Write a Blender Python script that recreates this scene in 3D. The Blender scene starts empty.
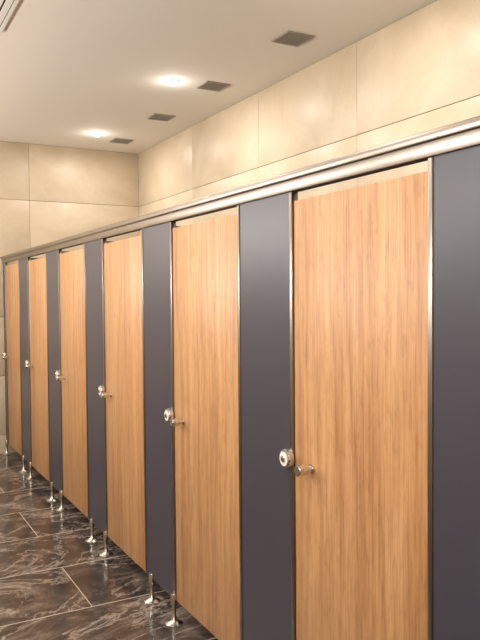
import bpy, bmesh, math
from mathutils import Vector, Matrix
S=bpy.context.scene
S.view_settings.view_transform='Standard'
S.view_settings.look='None'
def lin(c):
    r=[]
    for v in c:
        v/=255.0
        r.append(v/12.92 if v<=0.04045 else ((v+0.055)/1.055)**2.4)
    return (*r,1.0)
# ---------------------------------------------------------------- materials
def newmat(n):
    m=bpy.data.materials.new(n); m.use_nodes=True
    nt=m.node_tree; b=nt.nodes['Principled BSDF']
    return m,nt,b
def N(nt,t,**k):
    n=nt.nodes.new(t)
    for a,v in k.items(): setattr(n,a,v)
    return n
def ramp(nt,src,stops):
    r=N(nt,'ShaderNodeValToRGB'); e=r.color_ramp.elements
    while len(e)<len(stops): e.new(0.5)
    for i,(p,c) in enumerate(stops): e[i].position=p; e[i].color=c
    nt.links.new(src,r.inputs[0]); return r.outputs[0]
def noise(nt,vec,scale,detail=4,rough=.55,dist=0):
    n=N(nt,'ShaderNodeTexNoise'); n.inputs['Scale'].default_value=scale
    n.inputs['Detail'].default_value=detail; n.inputs['Roughness'].default_value=rough
    n.inputs['Distortion'].default_value=dist
    nt.links.new(vec,n.inputs['Vector']); return n
def mapping(nt,vec,scale=(1,1,1),loc=(0,0,0),rot=(0,0,0)):
    m=N(nt,'ShaderNodeMapping'); m.inputs['Scale'].default_value=scale; m.inputs['Location'].default_value=loc
    m.inputs['Rotation'].default_value=rot
    nt.links.new(vec,m.inputs['Vector']); return m.outputs[0]
def mix(nt,fac,a,b,mode='MIX'):
    m=N(nt,'ShaderNodeMix',data_type='RGBA',blend_type=mode)
    for s,v in ((m.inputs[0],fac),(m.inputs[6],a),(m.inputs[7],b)):
        if hasattr(v,'links'): nt.links.new(v,s)
        else: s.default_value=v
    return m.outputs[2]
def simple(n,c,rough=.5,metal=0,bump=0,bscale=200,var=.06):
    m,nt,b=newmat(n)
    g=N(nt,'ShaderNodeNewGeometry').outputs['Position']
    nz=noise(nt,g,bscale,3)
    c0=lin(c); d=tuple(x*(1-var) for x in c0[:3])+(1,); l=tuple(min(1,x*(1+var)) for x in c0[:3])+(1,)
    nt.links.new(ramp(nt,nz.outputs[0],[(.3,d),(.7,l)]),b.inputs['Base Color'])
    b.inputs['Roughness'].default_value=rough; b.inputs['Metallic'].default_value=metal
    if bump:
        bp=N(nt,'ShaderNodeBump'); bp.inputs['Strength'].default_value=bump; bp.inputs['Distance'].default_value=.001
        nt.links.new(nz.outputs[0],bp.inputs['Height']); nt.links.new(bp.outputs[0],b.inputs['Normal'])
    return m
# wood
M_wood,nt,b=newmat('walnut_laminate')
g=N(nt,'ShaderNodeNewGeometry').outputs['Position']
n1=noise(nt,mapping(nt,g,(1,1,.03)),20,6,.62,.4)
n2=noise(nt,mapping(nt,g,(1,1,.022)),150,4,.7)
n3=noise(nt,mapping(nt,g,(1,1,.10)),4.0,3,.5,.8)
w=N(nt,'ShaderNodeTexWave',wave_type='BANDS',bands_direction='Y',wave_profile='SIN')
nt.links.new(mapping(nt,g,(1,1,.12)),w.inputs['Vector'])
w.inputs['Scale'].default_value=5; w.inputs['Distortion'].default_value=13; w.inputs['Detail'].default_value=3
w.inputs['Detail Scale'].default_value=1.1
n4=noise(nt,mapping(nt,g,(1,1,.28)),46,5,.65,.6)
c=ramp(nt,n1.outputs[0],[(.32,lin((146,98,60))),(.46,lin((184,136,90))),(.68,lin((208,163,116)))])
c=mix(nt,.32,c,ramp(nt,w.outputs[0],[(0,lin((138,92,56))),(.26,lin((184,136,91))),(1,lin((206,161,114)))]))
c=mix(nt,.36,c,ramp(nt,n3.outputs[0],[(.35,lin((166,117,75))),(.65,lin((208,162,114)))]))
c=mix(nt,.5,c,ramp(nt,n2.outputs[0],[(.36,(.52,.47,.44,1)),(.54,(1,1,1,1))]),'MULTIPLY')
c=mix(nt,.38,c,ramp(nt,n4.outputs[0],[(.36,(.64,.58,.54,1)),(.50,(1,1,1,1))]),'MULTIPLY')
nt.links.new(c,b.inputs['Base Color']); b.inputs['Roughness'].default_value=.42
bp=N(nt,'ShaderNodeBump'); bp.inputs['Strength'].default_value=.15; bp.inputs['Distance'].default_value=.001
nt.links.new(n2.outputs[0],bp.inputs['Height']); nt.links.new(bp.outputs[0],b.inputs['Normal'])
# marble floor
M_floor,nt,b=newmat('brown_marble_tile')
geo=N(nt,'ShaderNodeNewGeometry')
add=N(nt,'ShaderNodeVectorMath',operation='SCALE'); cmb=N(nt,'ShaderNodeCombineXYZ')
for i in range(3): nt.links.new(geo.outputs['Random Per Island'],cmb.inputs[i])
nt.links.new(cmb.outputs[0],add.inputs[0]); add.inputs['Scale'].default_value=37
ad=N(nt,'ShaderNodeVectorMath',operation='ADD'); nt.links.new(geo.outputs['Position'],ad.inputs[0]); nt.links.new(add.outputs[0],ad.inputs[1])
P=mapping(nt,ad.outputs[0],(1,1.5,1),(0,0,0),(0,0,.5))
base=ramp(nt,noise(nt,P,2.4,9,.74,1.6).outputs[0],[(.34,lin((40,35,33))),(.5,lin((76,66,61))),(.70,lin((136,121,111)))])
def vein(scale,w0,dist):
    nz=noise(nt,P,scale,8,.66,dist)
    s=N(nt,'ShaderNodeMath',operation='SUBTRACT'); nt.links.new(nz.outputs[0],s.inputs[0]); s.inputs[1].default_value=.5
    a=N(nt,'ShaderNodeMath',operation='ABSOLUTE'); nt.links.new(s.outputs[0],a.inputs[0])
    return ramp(nt,a.outputs[0],[(0,(.7,.7,.7,1)),(w0,(0,0,0,1))])
v1=vein(.9,.014,1.2); v2=vein(2.2,.018,.8)
msk=ramp(nt,noise(nt,P,2,3).outputs[0],[(.45,(0,0,0,1)),(.65,(1,1,1,1))])
c=mix(nt,v1,base,lin((184,170,158)))
vm=mix(nt,1.0,v2,msk,'MULTIPLY')
c=mix(nt,vm,c,lin((160,146,134)))
nt.links.new(c,b.inputs['Base Color']); b.inputs['Roughness'].default_value=.16
# wall tile
M_wall,nt,b=newmat('cream_stone_tile')
g=N(nt,'ShaderNodeNewGeometry').outputs['Position']
c=ramp(nt,noise(nt,g,1.6,7,.6,1.2).outputs[0],[(.3,lin((197,179,152))),(.7,lin((216,200,175)))])
c=mix(nt,.5,c,ramp(nt,noise(nt,g,45,5,.7).outputs[0],[(.35,(.92,.91,.89,1)),(.65,(1,1,1,1))]),'MULTIPLY')
nt.links.new(c,b.inputs['Base Color']); b.inputs['Roughness'].default_value=.42
M_ceil=simple('ceiling_paint',(236,229,220),.8,0,.05,60,.012)
M_grout_w=simple('wall_grout',(100,83,64),.9)
M_grout_f=simple('floor_grout',(186,174,160),.85)
M_panel=simple('charcoal_laminate',(61,60,71),.36,0,.1,300,.04)
M_inner=simple('grey_laminate',(80,80,88),.5)
M_steel=simple('brushed_steel',(140,132,124),.30,1,.1,250,.05)
M_chrome=simple('satin_chrome',(215,212,208),.2,1,0,100,.02)
M_dark=simple('dark_plastic',(30,29,28),.6)
M_grey=simple('vent_grey',(150,142,132),.5)
M_white=simple('white_enamel',(232,230,225),.4)
def emis(n,c,s):
    m,nt,b=newmat(n); b.inputs['Base Color'].default_value=lin(c)
    b.inputs['Emission Color'].default_value=lin(c); b.inputs['Emission Strength'].default_value=s; return m
M_lamp=emis('lamp_glow',(255,250,240),25)
M_fill_bar=emis('fill_bar_face',(255,248,235),3)  # glowing face of the added fill bars
# ---------------------------------------------------------------- geometry helpers
class MB:
    def __init__(s): s.bm=bmesh.new(); s.mats=[]
    def mi(s,m):
        if m not in s.mats: s.mats.append(m)
        return s.mats.index(m)
    def box(s,lo,hi,m,bev=0):
        r=bmesh.ops.create_cube(s.bm,size=1)
        vs=r['verts']
        for v in vs:
            v.co=Vector([(lo[i]+hi[i])/2+v.co[i]*(hi[i]-lo[i]) for i in range(3)])
        fs={f for v in vs for f in v.link_faces}
        k=s.mi(m)
        for f in fs: f.material_index=k
        if bev:
            es=list({e for v in vs for e in v.link_edges})
            r=bmesh.ops.bevel(s.bm,geom=es,offset=bev,segments=2,profile=.5,affect='EDGES')
            for f in r['faces']: f.material_index=k
    def lathe(s,prof,m,origin,axis='Z',seg=28,sign=1):
        k=s.mi(m); rings=[]
        for r,h in prof:
            ring=[]
            for i in range(seg):
                a=2*math.pi*i/seg
                if axis=='Z': p=(r*math.cos(a),r*math.sin(a),h*sign)
                else: p=(h*sign,r*math.cos(a),r*math.sin(a))
                ring.append(s.bm.verts.new(Vector(p)+Vector(origin)))
            rings.append(ring)
        for a,b_ in zip(rings,rings[1:]):
            for i in range(seg):
                f=s.bm.faces.new((a[i],a[(i+1)%seg],b_[(i+1)%seg],b_[i])); f.material_index=k; f.smooth=True
        for ring in (rings[0],rings[-1]):
            f=s.bm.faces.new(ring); f.material_index=k
    def done(s,name,loc=(0,0,0),parent=None):
        bmesh.ops.recalc_face_normals(s.bm,faces=s.bm.faces)
        me=bpy.data.meshes.new(name); s.bm.to_mesh(me); s.bm.free()
        for m in s.mats: me.materials.append(m)
        try: me.set_sharp_from_angle(angle=math.radians(40))
        except Exception: pass
        o=bpy.data.objects.new(name,me); S.collection.objects.link(o); o.location=loc
        if parent: o.parent=parent
        return o
def empty(name,loc):
    e=bpy.data.objects.new(name,None); e.empty_display_size=.1; S.collection.objects.link(e); e.location=loc; return e
# ---------------------------------------------------------------- dimensions
EYE=1.628; CAMX=-1.38
XB=1.506; YF=7.72; XL=-2.6; YN=-1.17; H=3.27
F0=2.133; PITCH=1.09; DW=.68
# floor
m=MB(); m.box((XL,YN,-.06),(XB,YF,-.001),M_grout_f)
ph=.63; y0=3.63-ph*8; gx=.0028; gy=.005
y=y0
while y<YF:
    off=-.31 if (round((y-3.63)/ph))%2==0 else .29
    x=off-1.2*3
    while x<XB:
        a=(max(x+gx,XL),max(y+gy,YN)); c2=(min(x+1.2-gx,XB),min(y+ph-gy,YF))
        if c2[0]-a[0]>.01 and c2[1]-a[1]>.01: m.box((a[0],a[1],-.01),(c2[0],c2[1],0),M_floor)
        x+=1.2
    y+=ph
m.done('floor')
# ceiling
m=MB(); m.box((XL-.1,YN-.1,H),(XB+.1,YF+.1,H+.1),M_ceil); m.done('ceiling')
# walls with slabs
ZG=[-.06,.2,.82,1.44,2.06,2.67,H]
def wall(name,axis,pos,sgn,lo,hi,joint,step=1.24):
    m=MB(); g=.0022
    def bx(a0,a1,z0,z1,d0,d1,mt,bev=0):
        p=sorted((pos+sgn*d0,pos+sgn*d1))
        if axis=='X': m.box((p[0],a0,z0),(p[1],a1,z1),mt,bev)
        else: m.box((a0,p[0],z0),(a1,p[1],z1),mt,bev)
    bx(lo,hi,-.06,H,.004,.1,M_grout_w)
    js=[lo]; x=joint
    while x>lo+.02: x-=step
    x+=step
    while x<hi-.3:
        if x>lo+.02: js.append(x)
        x+=step
    js.append(hi)
    for z0,z1 in zip(ZG,ZG[1:]):
        for a0,a1 in zip(js,js[1:]): bx(a0+g*.7,a1-g*.7,z0+g,z1-g,0,.006,M_wall,.001)
    return m.done(name)
wall('wall_right','X',XB,1,YN,YF,3.71,1.27)
wall('wall_far','Y',YF,1,XL,XB,.28,1.24)
wall('wall_left','X',XL,-1,YN,YF,3.71)
wall('wall_near','Y',YN,-1,XL,XB,.35)
# ---------------------------------------------------------------- cubicles
ZB,ZR=.12,2.0
ks=range(-2,6)
for k in ks:
    F=F0+PITCH*k
    d=empty('cubicle_door',(0,F,0))
    m=MB(); m.box((-.004,-DW+.005,ZB),(.016,-.005,1.966),M_wood,.0012); m.done('door_leaf',parent=d)
    m=MB()
    m.lathe([(.016,0),(.016,.004),(.010,.005),(.010,.022),(.0175,.023),(.019,.026),(.019,.060),(.017,.063)],M_chrome,(-.004,-.112,1.033),'X',28,-1)
    m.done('knob',parent=d)
    m=MB()
    m.box((.016,-.11,1.0),(.034,-.02,1.07),M_steel,.003); m.done('latch',parent=d)
    m=MB()
    for z in (.22,1.82): m.lathe([(.008,0),(.008,.09)],M_steel,(.018,-DW+.006,z),'Z',16)
    m.done('hinge',parent=d)
spans=[(YN+.001,F0-PITCH*2-DW)]
for k in range(-2,5): spans.append((F0+PITCH*k,F0+PITCH*(k+1)-DW))
spans.append((F0+PITCH*5,YF-.001))
for i,(a,b2) in enumerate(spans):
    p=empty('toilet_stall_pilaster',(0,a,0)); L=b2-a
    m=MB(); m.box((-.007,.004,ZB),(.012,L-.004,ZR),M_panel); m.done('board',parent=p)
    m=MB()
    if i>0: m.box((-.011,0,ZB),(.018,.018,ZR),M_steel,.002)
    if i<len(spans)-1: m.box((-.011,L-.018,ZB),(.018,L,ZR),M_steel,.002)
    m.done('edge_profile',parent=p)
    if 0<i<len(spans)-1:
        m=MB(); m.box((.020,a+L/2-.009,ZB),(XB-.004,a+L/2+.009,ZR),M_inner,.001)
        for xx in (.5,1.3): m.lathe([(.03,0),(.03,.004),(.010,.012),(.010,ZB+.01)],M_chrome,(xx,a+L/2,0),'Z',20)
        m.done('toilet_stall_side_board')
    if i>0:
        m=MB(); o=(-.011,.024,1.045)
        m.lathe([(.034,0),(.035,.004),(.035,.016),(.032,.022),(.026,.0235)],M_chrome,o,'X',36,-1)
        m.lathe([(.0255,.0234),(.0255,.0250),(.014,.0252)],M_white,o,'X',36,-1)
        m.lathe([(.0135,.0250),(.0135,.028),(.011,.030)],M_chrome,o,'X',28,-1)
        m.box((-.0415,.016,1.043),(-.040,.032,1.047),M_dark)
        m.done('indicator_lock',parent=p)
    fy=[.010,L-.10] if 0<i<len(spans)-1 else [L/2]
    for y in fy:
        m=MB(); x=-.012
        m.lathe([(.043,0),(.043,.005),(.036,.009),(.022,.015),(.015,.025),(.012,.036),(.0105,.038),(.0105,.095),(.016,.096),(.016,.150),(.014,.154)],M_chrome,(x,y,0),'Z',28)
        m.box((x-.004,y-.010,.118),(.014,y+.010,.148),M_chrome,.002)
        m.done('support_foot',parent=p)
m=MB()
m.box((-.016,YN+.001,ZR),(.022,YF-.001,2.058),M_steel,.003)
m.box((-.026,YN+.001,2.040),(.028,YF-.001,2.068),M_steel,.004)
m.done('head_rail')
# ---------------------------------------------------------------- ceiling fittings
for y in (7.15,6.06,4.99,3.85,2.72,1.6,.5):
    m=MB(); s=.10; z=H
    x=1.11
    for lo,hi in (((x-s,y-s,z-.008),(x+s,y-s+.012,z)),((x-s,y+s-.012,z-.008),(x+s,y+s,z)),((x-s,y-s+.012,z-.008),(x-s+.012,y+s-.012,z)),((x+s-.012,y-s+.012,z-.008),(x+s,y+s-.012,z))):
        m.box(lo,hi,M_grey)
    m.box((x-s+.012,y-s+.012,z-.002),(x+s-.012,y+s-.012,z),M_dark)
    for j in range(9):
        yy=y-s+.022+j*.0195
        m.box((x-s+.012,yy,z-.007),(x+s-.012,yy+.008,z-.002),M_grey)
    m.done('exhaust_vent')
def downlight(x,y,power,glow):
    d=empty('downlight',(x,y,H))
    m=MB(); m.lathe([(.055,0),(.055,.006),(.048,.010),(.040,.010)],M_white,(0,0,0),'Z',32,-1); m.done('trim_ring',parent=d)
    m=MB(); m.lathe([(.040,.0101),(.038,.018),(.02,.028)],M_lamp,(0,0,0),'Z',24,-1); m.done('lens',parent=d)
    l=bpy.data.lights.new('lamp','AREA'); l.shape='DISK'; l.size=.08; l.energy=power; l.color=(1,.945,.875)
    o=bpy.data.objects.new('lamp',l); S.collection.objects.link(o); o.parent=d; o.location=(0,0,-.035)
    l=bpy.data.lights.new('lamp_spill','POINT'); l.energy=glow; l.shadow_soft_size=.03; l.color=(1,.945,.875)
    o=bpy.data.objects.new('lamp_spill',l); S.collection.objects.link(o); o.parent=d; o.location=(0,0,-.11)
for y in (6.95,5.03,3.03,1.05): downlight(.785,y,11,1.2)
for y in (6.6,4.9,3.2,1.5,-.2): downlight(-1.5,y,18,1.2)  # out-of-view corridor row, added to light the door fronts
# linear AC diffuser
m=MB(); x0,x1,ya,yb=-1.05,-.57,3.1,4.55
m.box((x0,ya,H-.004),(x1,yb,H),M_dark)
for lo,hi in (((x0-.02,ya-.02),(x0,yb+.02)),((x1,ya-.02),(x1+.02,yb+.02)),((x0,ya-.02),(x1,ya)),((x0,yb),(x1,yb+.02))):
    m.box((lo[0],lo[1],H-.014),(hi[0],hi[1],H),M_white)
nsl=10
for j in range(nsl):
    xx=x0+(j+.5)*(x1-x0)/nsl
    m.box((xx-.017,ya,H-.012),(xx+.017,yb,H-.004),M_white)
m.done('air_conditioning_diffuser')
# unseen light bars added on left wall to light doors and ceiling
for y in (.6,2.8,5.0,6.75):
    d=empty('added_light_bar',(XL,y,2.3))
    m=MB(); m.box((0,-.75,-.04),(.05,.75,.04),M_white,.006); m.done('housing',parent=d)
    m=MB(); m.box((.05,-.72,-.03),(.075,.72,.03),M_fill_bar,.008); m.done('diffuser',parent=d)
    l=bpy.data.lights.new('fill_lamp','AREA'); l.shape='RECTANGLE'; l.size=1.4; l.size_y=.08; l.energy=35; l.color=(1,.97,.93)
    o=bpy.data.objects.new('fill_lamp',l); S.collection.objects.link(o); o.parent=d; o.location=(.085,0,0)
    q=Matrix.Rotation(math.radians(-12),3,'Y') @ Matrix(((0,0,-1),(1,0,0),(0,-1,0)))
    o.rotation_euler=q.to_euler()
# world
w=bpy.data.worlds.new('world'); S.world=w; w.use_nodes=True
w.node_tree.nodes['Background'].inputs[0].default_value=(.9,.85,.8,1); w.node_tree.nodes['Background'].inputs[1].default_value=.3
# camera
cd=bpy.data.cameras.new('camera'); cam=bpy.data.objects.new('camera',cd); S.collection.objects.link(cam)
cd.sensor_width=36; cd.lens=710/640*36; cd.clip_start=.02
a=math.radians(28.5); pt=math.atan(23/710)
f=Vector((math.sin(a)*math.cos(pt),math.cos(a)*math.cos(pt),-math.sin(pt)))
cam.location=(CAMX,0,EYE)
cam.rotation_euler=(f.to_track_quat('-Z','Y').to_matrix() @ Matrix.Rotation(math.radians(-.45),3,'Z')).to_euler()
S.camera=cam
